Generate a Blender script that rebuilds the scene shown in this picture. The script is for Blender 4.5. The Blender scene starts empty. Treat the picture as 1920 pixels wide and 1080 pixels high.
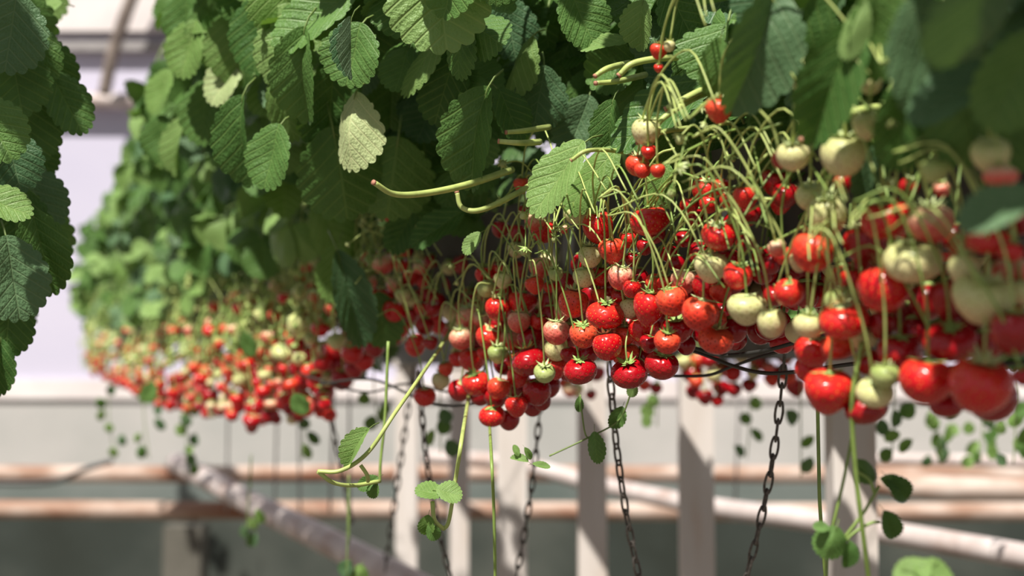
import bpy, math, random
from mathutils import Vector, Matrix
random.seed(7)
SC = bpy.context.scene
COL = SC.collection
R_ = random.random
def U_(a, b): return a + (b - a) * R_()

# ------------------------------------------------------------------ camera, world, sun, exposure
F_PX = 2400.0
CAM = Vector((0, 0, 1.5))
PITCH = math.atan(160 / F_PX)
cd = bpy.data.cameras.new('camera'); cam = bpy.data.objects.new('camera', cd); COL.objects.link(cam)
cam.location = CAM; cam.rotation_euler = (math.pi / 2 + PITCH, 0, 0)
cd.sensor_width = 36; cd.lens = 45; cd.clip_start = 0.05; cd.clip_end = 200
cd.dof.use_dof = True; cd.dof.focus_distance = 1.27; cd.dof.aperture_fstop = 3.2
SC.camera = cam
w = bpy.data.worlds.new('world'); SC.world = w; w.use_nodes = True
w.node_tree.nodes['Background'].inputs[0].default_value = (0.93, 0.93, 0.98, 1)
w.node_tree.nodes['Background'].inputs[1].default_value = 0.40
sd = bpy.data.lights.new('sun', 'SUN'); sun = bpy.data.objects.new('sun', sd); COL.objects.link(sun)
sd.energy = 7.0; sd.angle = math.radians(1.2); sd.color = (1.0, 0.955, 0.87)
SUNDIR = Vector((-0.27, -0.62, 0.92)).normalized()
sun.rotation_euler = SUNDIR.to_track_quat('Z', 'Y').to_euler(); sun.location = (0, 0, 6)
SC.view_settings.view_transform = 'Standard'; SC.view_settings.look = 'None'
SC.view_settings.gamma = 1; SC.view_settings.use_curve_mapping = False
SC.view_settings.exposure = 0.0

CF = Vector((0, math.cos(PITCH), math.sin(PITCH))); CR = Vector((1, 0, 0)); CU = Vector((0, -math.sin(PITCH), math.cos(PITCH)))
def P(px, py, Z):
    return CAM + CF * Z + CR * ((px - 960) / F_PX * Z) + CU * ((540 - py) / F_PX * Z)
def PIX(v):
    d = v - CAM; z = d.dot(CF); return (960 + d.dot(CR) / z * F_PX, 540 - d.dot(CU) / z * F_PX, z)
def zrow(px): return 1734.0 / (px + 214.0)          # distance of the face of the berry row
def row_pt(Z, off=0.0, z=1.6):                       # a point along the row; off = metres to the back of it
    return Vector((0.7225 - 0.489 * Z + off * 0.90, Z + off * 0.44, z))

# ------------------------------------------------------------------ materials
def mat(name, rough=0.6, coat=0.0):
    m = bpy.data.materials.new(name); m.use_nodes = True
    nt = m.node_tree; b = nt.nodes['Principled BSDF']
    b.inputs['Roughness'].default_value = rough; b.inputs['Coat Weight'].default_value = coat
    return m, nt, b
def N(nt, t, **k):
    n = nt.nodes.new(t)
    for a, v in k.items(): setattr(n, a, v)
    return n
def ramp(nt, stops, fac=None):
    r = N(nt, 'ShaderNodeValToRGB'); e = r.color_ramp.elements
    while len(e) < len(stops): e.new(0.5)
    for el, (p, c) in zip(e, stops): el.position = p; el.color = (*c, 1)
    if fac: nt.links.new(fac, r.inputs[0])
    return r
def noise_mat(name, c1, c2, scale, rough=0.7, stops=None, bump=0.0, detail=6):
    m, nt, b = mat(name, rough)
    tc = N(nt, 'ShaderNodeTexCoord'); n = N(nt, 'ShaderNodeTexNoise')
    mp = N(nt, 'ShaderNodeMapping'); mp.inputs['Scale'].default_value = scale if isinstance(scale, tuple) else (scale,) * 3
    nt.links.new(tc.outputs['Object'], mp.inputs[0]); nt.links.new(mp.outputs[0], n.inputs[0]); n.inputs['Scale'].default_value = 1; n.inputs['Detail'].default_value = detail
    r = ramp(nt, stops or [(0.35, c1), (0.65, c2)], n.outputs[0]); nt.links.new(r.outputs[0], b.inputs['Base Color'])
    if bump:
        bp = N(nt, 'ShaderNodeBump'); bp.inputs['Strength'].default_value = bump; bp.inputs['Distance'].default_value = 0.002
        nt.links.new(n.outputs[0], bp.inputs['Height']); nt.links.new(bp.outputs[0], b.inputs['Normal'])
    return m
def math_(nt, op, a, b=None, clamp=False):
    n = N(nt, 'ShaderNodeMath', operation=op); n.use_clamp = clamp
    for i, v in enumerate((a, b)):
        if v is None: continue
        if isinstance(v, (int, float)): n.inputs[i].default_value = v
        else: nt.links.new(v, n.inputs[i])
    return n.outputs[0]
def leaf_mat(name, c_dark, c_light, under, trans=0.22, rough=0.42, tcol=(0.16, 0.32, 0.03)):
    m, nt, b = mat(name, rough)
    b.inputs['Specular IOR Level'].default_value = 0.25
    uv = N(nt, 'ShaderNodeUVMap'); sp = N(nt, 'ShaderNodeSeparateXYZ'); nt.links.new(uv.outputs[0], sp.inputs[0])
    y = math_(nt, 'ABSOLUTE', math_(nt, 'SUBTRACT', sp.outputs[1], 0.5))
    ph = math_(nt, 'MULTIPLY', math_(nt, 'SUBTRACT', sp.outputs[0], math_(nt, 'MULTIPLY', y, 0.75)), 6.5)
    fr = math_(nt, 'ABSOLUTE', math_(nt, 'SUBTRACT', math_(nt, 'FRACT', ph), 0.5))
    side = math_(nt, 'SUBTRACT', 1.0, math_(nt, 'MULTIPLY', fr, 9.0), True)
    mid = math_(nt, 'SUBTRACT', 1.0, math_(nt, 'MULTIPLY', y, 55.0), True)
    vein = math_(nt, 'MAXIMUM', side, mid)
    tc = N(nt, 'ShaderNodeTexCoord'); n = N(nt, 'ShaderNodeTexNoise'); n.inputs['Scale'].default_value = 5; n.inputs['Detail'].default_value = 5
    nt.links.new(tc.outputs['Object'], n.inputs[0])
    oi = N(nt, 'ShaderNodeObjectInfo')
    f = math_(nt, 'ADD', math_(nt, 'MULTIPLY', n.outputs[0], 0.5), math_(nt, 'MULTIPLY', oi.outputs['Random'], 0.6))
    r = ramp(nt, [(0.2, c_dark), (0.85, c_light)], f)
    mx = N(nt, 'ShaderNodeMix', data_type='RGBA'); nt.links.new(math_(nt, 'MULTIPLY', vein, 0.45), mx.inputs[0])
    nt.links.new(r.outputs[0], mx.inputs[6]); mx.inputs[7].default_value = (c_light[0] * 1.6 + .03, c_light[1] * 1.35 + .03, c_light[2] * 1.6, 1)
    ge = N(nt, 'ShaderNodeNewGeometry'); m2 = N(nt, 'ShaderNodeMix', data_type='RGBA')
    nt.links.new(ge.outputs['Backfacing'], m2.inputs[0]); nt.links.new(mx.outputs[2], m2.inputs[6]); m2.inputs[7].default_value = (*under, 1)
    nt.links.new(m2.outputs[2], b.inputs['Base Color'])
    bp = N(nt, 'ShaderNodeBump'); bp.inputs['Strength'].default_value = 0.3; bp.inputs['Distance'].default_value = 0.012
    n2 = N(nt, 'ShaderNodeTexNoise'); n2.inputs['Scale'].default_value = 28; nt.links.new(tc.outputs['Object'], n2.inputs[0])
    nt.links.new(math_(nt, 'SUBTRACT', n2.outputs[0], math_(nt, 'MULTIPLY', vein, 0.7)), bp.inputs['Height']); nt.links.new(bp.outputs[0], b.inputs['Normal'])
    tr = N(nt, 'ShaderNodeBsdfTranslucent'); tr.inputs[0].default_value = (*tcol, 1)
    ms = N(nt, 'ShaderNodeMixShader'); ms.inputs[0].default_value = trans
    out = nt.nodes['Material Output']
    nt.links.new(b.outputs[0], ms.inputs[1]); nt.links.new(tr.outputs[0], ms.inputs[2]); nt.links.new(ms.outputs[0], out.inputs[0])
    return m
def berry_mat(name, top, mid, bot, rough=0.25, coat=0.35, sss=0.0):
    m, nt, b = mat(name, rough, coat); b.inputs['Coat Roughness'].default_value = 0.16
    b.inputs['Specular IOR Level'].default_value = 0.4
    tc = N(nt, 'ShaderNodeTexCoord'); sp = N(nt, 'ShaderNodeSeparateXYZ'); nt.links.new(tc.outputs['Generated'], sp.inputs[0])
    n = N(nt, 'ShaderNodeTexNoise'); n.inputs['Scale'].default_value = 2.3; nt.links.new(tc.outputs['Object'], n.inputs[0])
    oi = N(nt, 'ShaderNodeObjectInfo')
    f = math_(nt, 'ADD', sp.outputs[2], math_(nt, 'MULTIPLY', math_(nt, 'SUBTRACT', n.outputs[0], 0.5), 0.9))
    f = math_(nt, 'ADD', f, math_(nt, 'MULTIPLY', math_(nt, 'SUBTRACT', oi.outputs['Random'], 0.5), 0.25))
    r = ramp(nt, [(0.12, bot), (0.62, mid), (1.0, top)], f); nt.links.new(r.outputs[0], b.inputs['Base Color'])
    return m
def simple(name, c, rough=0.6, metal=0.0):
    return noise_mat(name, tuple(x * 0.82 for x in c), tuple(min(1, x * 1.15) for x in c), 60, rough)

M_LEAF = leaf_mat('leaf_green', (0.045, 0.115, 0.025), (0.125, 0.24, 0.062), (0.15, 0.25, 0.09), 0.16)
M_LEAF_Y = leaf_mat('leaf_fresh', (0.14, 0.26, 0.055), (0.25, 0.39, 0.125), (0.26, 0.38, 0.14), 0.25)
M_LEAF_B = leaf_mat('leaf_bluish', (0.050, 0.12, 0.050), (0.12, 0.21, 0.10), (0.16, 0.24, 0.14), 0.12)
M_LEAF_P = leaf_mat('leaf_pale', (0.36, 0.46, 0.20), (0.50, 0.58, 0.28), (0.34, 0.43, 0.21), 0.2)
LEAFM = {'g': M_LEAF, 'y': M_LEAF_Y, 'b': M_LEAF_B, 'p': M_LEAF_P}
M_STEM = simple('stem_green', (0.24, 0.35, 0.08), 0.45)
M_STEM_Y = simple('stem_yellow', (0.44, 0.52, 0.16), 0.45)
M_STEM_D = simple('stem_dull', (0.18, 0.26, 0.07), 0.5)
M_CALYX = simple('calyx_green', (0.30, 0.43, 0.12), 0.5)
M_CALYX_P = simple('calyx_pale', (0.52, 0.60, 0.27), 0.5)
M_CUT = simple('cut_end', (0.45, 0.20, 0.13), 0.7)
BM = {
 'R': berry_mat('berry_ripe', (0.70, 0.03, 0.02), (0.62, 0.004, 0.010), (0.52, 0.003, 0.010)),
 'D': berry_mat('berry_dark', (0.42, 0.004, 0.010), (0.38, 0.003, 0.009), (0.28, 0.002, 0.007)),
 'O': berry_mat('berry_orange', (0.78, 0.10, 0.04), (0.72, 0.045, 0.02), (0.62, 0.02, 0.012), 0.34, 0.2),
 'P': berry_mat('berry_pink', (0.80, 0.52, 0.32), (0.78, 0.19, 0.14), (0.72, 0.05, 0.05), 0.36, 0.2),
 'W': berry_mat('berry_cream', (0.58, 0.60, 0.24), (0.68, 0.62, 0.31), (0.70, 0.56, 0.33), 0.45, 0.1),
 'G': berry_mat('berry_green', (0.33, 0.42, 0.12), (0.42, 0.48, 0.18), (0.45, 0.48, 0.20), 0.45, 0.1)}
SEED = {'R': simple('seed_gold', (0.70, 0.20, 0.03), 0.4), 'D': simple('seed_dark', (0.35, 0.05, 0.01), 0.4), 'O': simple('seed_maroon', (0.20, 0.012, 0.006), 0.5),
 'P': simple('seed_rust', (0.42, 0.09, 0.02), 0.5), 'W': simple('seed_tan', (0.36, 0.24, 0.07), 0.5), 'G': simple('seed_olive', (0.30, 0.30, 0.07), 0.5)}
M_CHAIN = noise_mat('chain_iron', (0.045, 0.038, 0.032), (0.13, 0.11, 0.095), 300, 0.55)
M_WIRE = simple('wire_black', (0.035, 0.035, 0.032), 0.45)
M_POST = noise_mat('white_post', (0.50, 0.43, 0.38), (0.78, 0.72, 0.68), (14, 14, 2.2), 0.75, stops=[(0.28, (0.50, 0.38, 0.31)), (0.42, (0.56, 0.50, 0.46)), (0.7, (0.66, 0.61, 0.585))])
M_RUST = noise_mat('rusty_pipe', 0, 0, (3.2, 9, 9), 0.7, stops=[(0.36, (0.24, 0.10, 0.055)), (0.47, (0.34, 0.21, 0.15)), (0.58, (0.50, 0.38, 0.32)), (0.72, (0.64, 0.54, 0.48))])
M_PIPE = noise_mat('white_pipe', 0, 0, (10, 10, 10), 0.5, stops=[(0.3, (0.42, 0.31, 0.27)), (0.45, (0.52, 0.44, 0.42)), (0.7, (0.66, 0.59, 0.57))])
M_BROWN = noise_mat('brown_brace', (0.13, 0.10, 0.085), (0.25, 0.20, 0.17), 20, 0.7)
M_FILM = noise_mat('film_lavender', (0.50, 0.48, 0.61), (0.575, 0.545, 0.665), (0.5, 0.5, 1.2), 0.55)
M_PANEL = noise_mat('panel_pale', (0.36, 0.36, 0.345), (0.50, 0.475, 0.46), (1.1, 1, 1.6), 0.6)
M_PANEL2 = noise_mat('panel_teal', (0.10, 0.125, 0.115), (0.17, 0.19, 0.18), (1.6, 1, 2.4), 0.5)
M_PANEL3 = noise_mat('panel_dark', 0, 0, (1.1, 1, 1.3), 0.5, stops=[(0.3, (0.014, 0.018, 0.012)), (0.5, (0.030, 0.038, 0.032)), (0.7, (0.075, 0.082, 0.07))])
M_LEDGE = noise_mat('ledge_white', (0.66, 0.59, 0.585), (0.76, 0.71, 0.70), (3, 3, 3), 0.5)
M_SOIL = noise_mat('soil', (0.07, 0.055, 0.04), (0.16, 0.14, 0.10), 9, 0.95)
M_GUTTER = noise_mat('gutter_grey', (0.035, 0.035, 0.035), (0.08, 0.08, 0.078), 12, 0.6)
M_PEAT = noise_mat('peat', (0.012, 0.010, 0.007), (0.035, 0.028, 0.02), 60, 0.95)
M_STRING = simple('string_grey', (0.30, 0.28, 0.28), 0.8)

# ------------------------------------------------------------------ mesh building
class MB:
    def __init__(s): s.v = []; s.f = []; s.m = []; s.uv = None
    def add(s, vs, fs, mi=0):
        o = len(s.v); s.v += [tuple(v) for v in vs]; s.f += [tuple(i + o for i in f) for f in fs]; s.m += [mi] * len(fs)
    def tube(s, pts, rad, sides=6, mi=0, cap=True):
        n = len(pts); pts = [Vector(p) for p in pts]
        if not hasattr(rad, '__len__'): rad = [rad] * n
        t0 = (pts[1] - pts[0]).normalized(); a = t0.orthogonal().normalized(); vs = []
        for i in range(n):
            t = (pts[min(i + 1, n - 1)] - pts[max(i - 1, 0)]).normalized()
            a = (a - t * a.dot(t)).normalized(); b = t.cross(a)
            for k in range(sides):
                an = 2 * math.pi * k / sides; vs.append(pts[i] + (a * math.cos(an) + b * math.sin(an)) * rad[i])
        fs = [(i * sides + k, i * sides + (k + 1) % sides, (i + 1) * sides + (k + 1) % sides, (i + 1) * sides + k) for i in range(n - 1) for k in range(sides)]
        if cap: fs += [tuple(range(sides))[::-1], tuple((n - 1) * sides + k for k in range(sides))]
        s.add(vs, fs, mi)
    def ball(s, c, r, mi=0, nu=8, nv=6, rz=None, M=None):
        c = Vector(c); rz = rz or r; vs = [Vector((0, 0, rz))]
        for j in range(1, nv):
            t = math.pi * j / nv
            for i in range(nu): a = 2 * math.pi * i / nu; vs.append(Vector((r * math.sin(t) * math.cos(a), r * math.sin(t) * math.sin(a), rz * math.cos(t))))
        vs.append(Vector((0, 0, -rz)))
        fs = [(0, 1 + i, 1 + (i + 1) % nu) for i in range(nu)]
        for j in range(nv - 2):
            for i in range(nu): p = 1 + j * nu; fs.append((p + i, p + nu + i, p + nu + (i + 1) % nu, p + (i + 1) % nu))
        L = 1 + (nv - 2) * nu; fs += [(L + i, len(vs) - 1, L + (i + 1) % nu) for i in range(nu)]
        if M: vs = [M @ v for v in vs]
        s.add([c + v for v in vs], fs, mi)
    def box(s, lo, hi, mi=0):
        x0, y0, z0 = lo; x1, y1, z1 = hi
        s.add([(x0, y0, z0), (x1, y0, z0), (x1, y1, z0), (x0, y1, z0), (x0, y0, z1), (x1, y0, z1), (x1, y1, z1), (x0, y1, z1)],
              [(0, 3, 2, 1), (4, 5, 6, 7), (0, 1, 5, 4), (1, 2, 6, 5), (2, 3, 7, 6), (3, 0, 4, 7)], mi)
    def mesh(s, name, mats, smooth=True):
        me = bpy.data.meshes.new(name); me.from_pydata(s.v, [], s.f)
        for m in (mats if isinstance(mats, (list, tuple)) else [mats]): me.materials.append(m)
        me.polygons.foreach_set('material_index', s.m)
        me.polygons.foreach_set('use_smooth', [smooth] * len(s.f)); me.update(); return me
def link(name, data, parent=None, mw=None):
    o = bpy.data.objects.new(name, data); COL.objects.link(o)
    if parent is not None: o.parent = parent
    if mw is not None: o.matrix_local = mw
    return o
def tag(o, label=None, cat=None, group=None, kind=None):
    for k, v in (('label', label), ('category', cat), ('group', group), ('kind', kind)):
        if v: o[k] = v
    return o
def local(parent, mat_world):   # parents here are never rotated or scaled
    return Matrix.Translation(-parent.location) @ mat_world
def curve(p, n=10):   # catmull-rom through points
    p = [Vector(q) for q in p]; q = [p[0] * 2 - p[1]] + p + [p[-1] * 2 - p[-2]]; out = []
    for i in range(1, len(q) - 2):
        for k in range(n):
            t = k / n; a, b, c, d = q[i - 1], q[i], q[i + 1], q[i + 2]
            out.append(0.5 * ((2 * b) + (c - a) * t + (2 * a - 5 * b + 4 * c - d) * t * t + (3 * b - a - 3 * c + d) * t ** 3))
    out.append(p[-1]); return out

# ------------------------------------------------------------------ the setting: back wall, rails, floor
WY = 6.4
def wall_band(name, z0, z1, m, dy=0.0, th=0.05):
    b = MB(); b.box((-9, WY + dy, z0), (9, WY + dy + th, z1)); o = link(name, b.mesh(name, m, False)); return tag(o, kind='structure')
def zy(py, y=WY):  # world height seen at pixel row py on a plane y metres ahead
    d = CF + CU * ((540 - py) / F_PX); return 1.5 + d.z / d.y * y
floor = MB(); floor.box((-12, -4, -0.05), (12, 12, 0)); tag(link('floor', floor.mesh('floor', M_SOIL, False)), kind='structure')
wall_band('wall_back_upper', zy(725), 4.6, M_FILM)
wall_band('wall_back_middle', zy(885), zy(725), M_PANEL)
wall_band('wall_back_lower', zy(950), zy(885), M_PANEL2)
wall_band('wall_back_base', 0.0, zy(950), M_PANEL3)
b = MB(); b.box((-9, WY - 0.02, zy(748)), (9, WY - 0.002, zy(712))); tag(link('trim_1', b.mesh('trim', M_LEDGE, False)), kind='structure')
b = MB(); b.box((-9, WY - 0.08, zy(66)), (9, WY - 0.002, zy(-60))); tag(link('trim_2', b.mesh('trim', M_LEDGE, False)), kind='structure')
b = MB(); b.box((-9, WY - 0.06, zy(100)), (9, WY - 0.002, zy(82))); tag(link('trim_3', b.mesh('trim', M_STRING, False)), kind='structure')
def rail(py, Z, r, m, label, x0=-1200, x1=3400, dpy=0, name='pipe_rail'):
    b = MB(); b.tube([P(x0 + (x1 - x0) * i / 12, py + dpy * i / 12 + math.sin(i * 2.1) * 1.5, Z) for i in range(13)], r, 12)
    return tag(link(name, b.mesh(name, m)), label, 'rail')
b = MB(); b.box((P(318, 975, 6).x, 5.95, 0), (P(388, 975, 6).x, 6.1, zy(985, 6))); tag(link('stub_post', b.mesh('stub_post', noise_mat('stub', (0.08, 0.075, 0.06), (0.13, 0.12, 0.10), 4), False)), 'short wide greyish post at the bottom left below the rails', 'post')
rail(888, 5.2, 0.034, M_RUST, 'upper rusty horizontal pipe running across the back wall')
rail(951, 5.1, 0.036, M_RUST, 'lower rusty horizontal pipe running across the back wall', dpy=14)
rail(190, 6.41, 0.041, M_PIPE, 'white horizontal pipe high on the upper left wall', -900, 1500)
def pipe(pts, r, m, label, name='diagonal_pipe', cat='pipe'):
    b = MB(); b.tube(curve(pts, 8), r, 14); return tag(link(name, b.mesh(name, m)), label, cat)
pipe([P(330, 868, 4.7), P(480, 948, 3.9), P(620, 1018, 3.35), P(770, 1096, 2.9), P(1000, 1230, 2.4)], 0.036, M_PIPE, 'thick pale diagonal pipe descending across the lower left')
pipe([P(800, 858, 5.0), P(960, 868, 4.75), P(1100, 903, 4.4), P(1300, 945, 3.9), P(1600, 988, 3.3), P(1960, 1050, 2.8), P(2300, 1110, 2.4)], 0.029, M_PIPE, 'long pale pipe sloping down behind the posts to the right')
pipe([P(270, -60, 6.3), P(238, 20, 6.3), P(212, 100, 6.3), P(195, 178, 6.3)], 0.031, M_BROWN, 'brown diagonal brace above the white pipe at upper left', 'roof_brace', 'brace')
pipe([P(1630, 860, 4.6), P(1900, 866, 4.6), P(2300, 880, 4.6)], 0.022, M_PIPE, 'short bright pipe low behind the right foreground cluster')
pipe([P(1640, 905, 4.3), P(1760, 915, 4.25), P(1950, 918, 4.3), P(2200, 925, 4.3)], 0.042, M_RUST, 'thick brownish pipe at lower right behind the trailing runner')
pipe([P(-60, 905, 4.9), P(90, 905, 4.9), P(160, 880, 4.85), P(210, 865, 4.85)], 0.010, M_WIRE, 'dark hose sagging along the lower left rail', 'hose', 'hose')
for i, (x, wpx, top, zz) in enumerate([(1595, 80, 690, 2.2), (1305, 61, 660, 2.95), (1110, 53, 660, 3.3), (960, 56, 660, 3.1), (861, 36, 700, 4.0), (763, 40, 700, 3.8)]):
    hw = wpx / 2 / F_PX * zz; c = P(x, 900, zz); b = MB()
    z1 = 1.5 + (700 - top) / F_PX * zz + 0.02
    b.box((c.x - hw, c.y - hw * 0.8, 0), (c.x + hw, c.y + hw * 0.8, z1)); b.box((c.x - hw * 1.25, c.y - hw, z1), (c.x + hw * 1.25, c.y + hw, z1 + 0.02))
    pos = ['nearest and widest, behind the right foreground berries', 'right of centre between the two hanging chains', 'just left of the V of chains', 'under the middle of the centre cluster', 'narrow, just left of the post under the centre cluster', 'narrow, below the gap left of the centre cluster', 'thin, below the blurred left cluster', 'thinnest and farthest left'][i]
    tag(link('support_post', b.mesh('support_post', M_POST, False)), 'white upright support post, ' + pos, 'post', 'white posts under the growing rows')
for i, (x, z_) in enumerate([(428, 4.2), (520, 3.9), (560, 3.7), (625, 3.3), (655, 3.4), (1275, 4), (1385, 4)]):
    b = MB(); b.tube([P(x + 4, 640, z_), P(x, 760, z_), P(x + random.uniform(-8, 8), 960, z_)], 0.0035, 6)
    tag(link('hanging_string', b.mesh('hanging_string', M_STRING)), 'thin grey string below the rows, ' + ['farthest left', 'second from left', 'third from left', 'below the middle blurred cluster', 'just right of the one below the middle cluster', 'left of the post right of centre', 'between the post right of centre and the right chain'][i], 'string', 'thin strings below the rows')

# growing troughs
def trough(off, z0, z1, Z0, Z1, wdt, label, peat=True):
    e = tag(link('growing_trough', None), label, 'planter'); c = row_pt((Z0 + Z1) / 2, off, z0); e.location = c
    A = row_pt(Z0, off, z0) - c; B = row_pt(Z1, off, z0) - c; n = Vector((0.90, 0.44, 0)) * wdt; h = Vector((0, 0, z1 - z0)); t = n * 0.25
    b = MB(); prof = [A * 0, n * 0.0]
    ring = lambda q: [q - n * 0.7, q + n * 0.7, q + n + h, q + n * 0.93 + h, q + n * 0.64 + h * 0.1, q - n * 0.64 + h * 0.1, q - n * 0.93 + h, q - n + h]
    vs = ring(A) + ring(B); fs = [(i, (i + 1) % 8, 8 + (i + 1) % 8, 8 + i) for i in range(8)] + [(7, 6, 5, 4, 3, 2, 1, 0), tuple(range(8, 16))]
    b.add(vs, fs); link('trough_shell', b.mesh('trough_shell', M_GUTTER, False), e)
    b = MB(); g = h * 0.9; vs = []
    for k in range(41):
        q = A + (B - A) * (k / 40)
        for j in range(9): f = -0.9 + 1.8 * j / 8; vs.append(q + n * f + g + Vector((0, 0, 0.03 * (1 - f * f) + U_(-.006, .006))))
    b.add(vs, [(k * 9 + j, k * 9 + j + 1, k * 9 + j + 10, k * 9 + j + 9) for k in range(40) for j in range(8)])
    link('peat', b.mesh('peat', M_PEAT), e); return e
trough(0.19, 1.60, 1.72, 0.35, 4.9, 0.11, 'dark trough under the foliage of the main strawberry row')
trough(0.78, 1.525, 1.60, 0.3, 4.2, 0.09, 'grey trough of the second row behind the main row')
trough(-0.95, 1.66, 1.80, 1.2, 4.2, 0.10, 'dark trough inside the left row of plants')

# ------------------------------------------------------------------ leaves
def leaflet_arrays(fold, droop, curl, seed):
    rnd = random.Random(seed); nt, nr = 100, 8; vs = [(0.5, 0, 0)]; ex = []
    for j in range(nr):
        q = ((j + 1) / nr) ** 0.8
        for i in range(nt):
            th = 2 * math.pi * i / nt; ct, st = math.cos(th), math.sin(th)
            x = 0.5 + 0.5 * ct; wd = (0.99 + 0.15 * ct - 0.13 * ct * ct) if ct > -0.99 else 0.6
            y = 0.5 * st * wd
            d = 1.0
            if j == nr - 1 and ct > -0.72: d = 0.97 + 0.10 * abs(math.sin(math.pi * i / 5)) ** 0.7
            X = 0.5 + (x - 0.5) * q * d; Y = y * q * d; vs.append((X, Y, 0))
    out = []
    for (x, y, _) in vs:
        a = abs(y)
        z = fold * a - droop * x * x + 0.0065 * math.sin(2 * math.pi * (x - 0.75 * a) * 6.5) * min(1, a * 5) + curl * (a * 2) ** 2 * -0.12
        z += 0.03 * math.sin(x * 7 + seed) * math.sin(y * 6 + seed * 2)
        out.append((x, y, z))
    fs = [(0, 1 + i, 1 + (i + 1) % nt) for i in range(nt)]
    for j in range(nr - 1):
        for i in range(nt): p = 1 + j * nt; fs.append((p + i, p + nt + i, p + nt + (i + 1) % nt, p + (i + 1) % nt))
    return out, fs, [(v[0], v[1] + 0.5) for v in vs]
def build_leaf(name, parts, m, petiole=None):
    b = MB(); uvs = []
    for (M4, (fold, droop, curl, seed)) in parts:
        v, f, uv = leaflet_arrays(fold, droop, curl, seed)
        b.add([M4 @ Vector(q) for q in v], f, 0); uvs += uv
    if petiole: b.tube(petiole[0], petiole[1], 6, 1)
    me = b.mesh(name, [m, M_STEM_D])
    ul = me.uv_layers.new(name='UVMap'); uvs += [(0, 0)] * (len(b.v) - len(uvs)); idx = [0] * len(me.loops); me.loops.foreach_get('vertex_index', idx)
    flat = []
    for i in idx: flat += uvs[i]
    ul.data.foreach_set('uv', flat); return me
SHAPES = [(0.25, 0.15, 0.3, 1), (0.55, 0.35, 0.0, 2), (0.15, 0.45, 1.3, 3), (-0.30, 0.25, 0.8, 4), (0.9, 0.2, -0.3, 5)]
SINGLE = {}
def single(kind, s):
    if (kind, s) not in SINGLE:
        SINGLE[kind, s] = build_leaf('leaf', [(Matrix(), SHAPES[s])], LEAFM[kind], ([(-0.20, 0, -0.22), (-0.1, 0, -0.08), (0.02, 0, -0.01), (0.12, 0, -.008)], [0.016, 0.015, 0.014, 0.008]))
    return SINGLE[kind, s]
TRI = {}
def tri(kind, s):
    if (kind, s) not in TRI:
        ps = []
        for a, sc, k in ((0, 1.0, 0), (78, 0.92, 1), (-78, 0.92, 3)):
            M4 = Matrix.Rotation(math.radians(a), 4, 'Z') @ Matrix.Translation((0.06, 0, 0)) @ Matrix.Rotation(math.radians(8 if a else 4), 4, 'Y') @ Matrix.Scale(sc, 4)
            ps.append((M4, SHAPES[(s + k) % 5]))
        TRI[kind, s] = build_leaf('leaf', ps, LEAFM[kind], (curve([(-1.7, 0.1, -0.9), (-1.0, 0.05, -0.35), (-0.35, 0, -0.03), (0.08, 0, 0)], 4), 0.022))
    return TRI[kind, s]
def orient(base, tip, nrm, L, W):
    x = tip.normalized(); z = (nrm - x * nrm.dot(x)).normalized(); y = z.cross(x); S = (L + W) / 2
    M4 = Matrix.Identity(4)
    for i in range(3): M4[i][0] = x[i] * L; M4[i][1] = y[i] * W; M4[i][2] = z[i] * S; M4[i][3] = base[i]
    return M4

# plants along the main row
PL = []
def plant(px, off, z, label, Z=None):
    Z = Z or zrow(px); e = link('strawberry_plant', None); e.location = row_pt(Z, off, z); tag(e, label, 'plant', 'strawberry plants in the growing rows')
    b = MB()
    for k in range(9):
        a = k * 0.7; b.tube(curve([(0, 0, -0.02), (0.02 * math.cos(a), 0.02 * math.sin(a), 0.03), (0.05 * math.cos(a), 0.05 * math.sin(a), 0.09)], 4), 0.006, 6)
    b.ball((0, 0, 0.0), 0.022, nu=10, nv=8, rz=0.03)
    link('crown', b.mesh('crown', M_STEM_D), e); e['n'] = 0; del e['n']; return e
for px, lab in [(1800, 'strawberry plant with large shaded leaves over the right foreground berries'), (1480, 'strawberry plant with long dark hanging leaves right of centre'),
                (1180, 'strawberry plant with sunlit leaves and many stalks above the centre cluster'), (930, 'strawberry plant with a big bright round leaf at top centre'),
                (720, 'strawberry plant with deep shade and one pale folded leaf left of centre'), (540, 'strawberry plant of bright crowded leaves above the blurred middle cluster'),
                (400, 'blurred leafy strawberry plant beside the tall bright gap of wall'), (290, 'blurred strawberry plant on the left slope of the foliage'),
                (200, 'farthest blurred strawberry plant at the left end of the main row')]:
    PL.append((px, plant(px, 0.19, 1.73, lab)))
def near_plant(px): return min(PL, key=lambda t: abs(t[0] - px))[1]
LEFT = [plant(0, -0.95, 1.8, 'near dark strawberry plant filling the left edge of the photo', 1.5), plant(0, -0.95, 1.8, 'strawberry plant behind the near one at the left edge', 2.1)]

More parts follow.
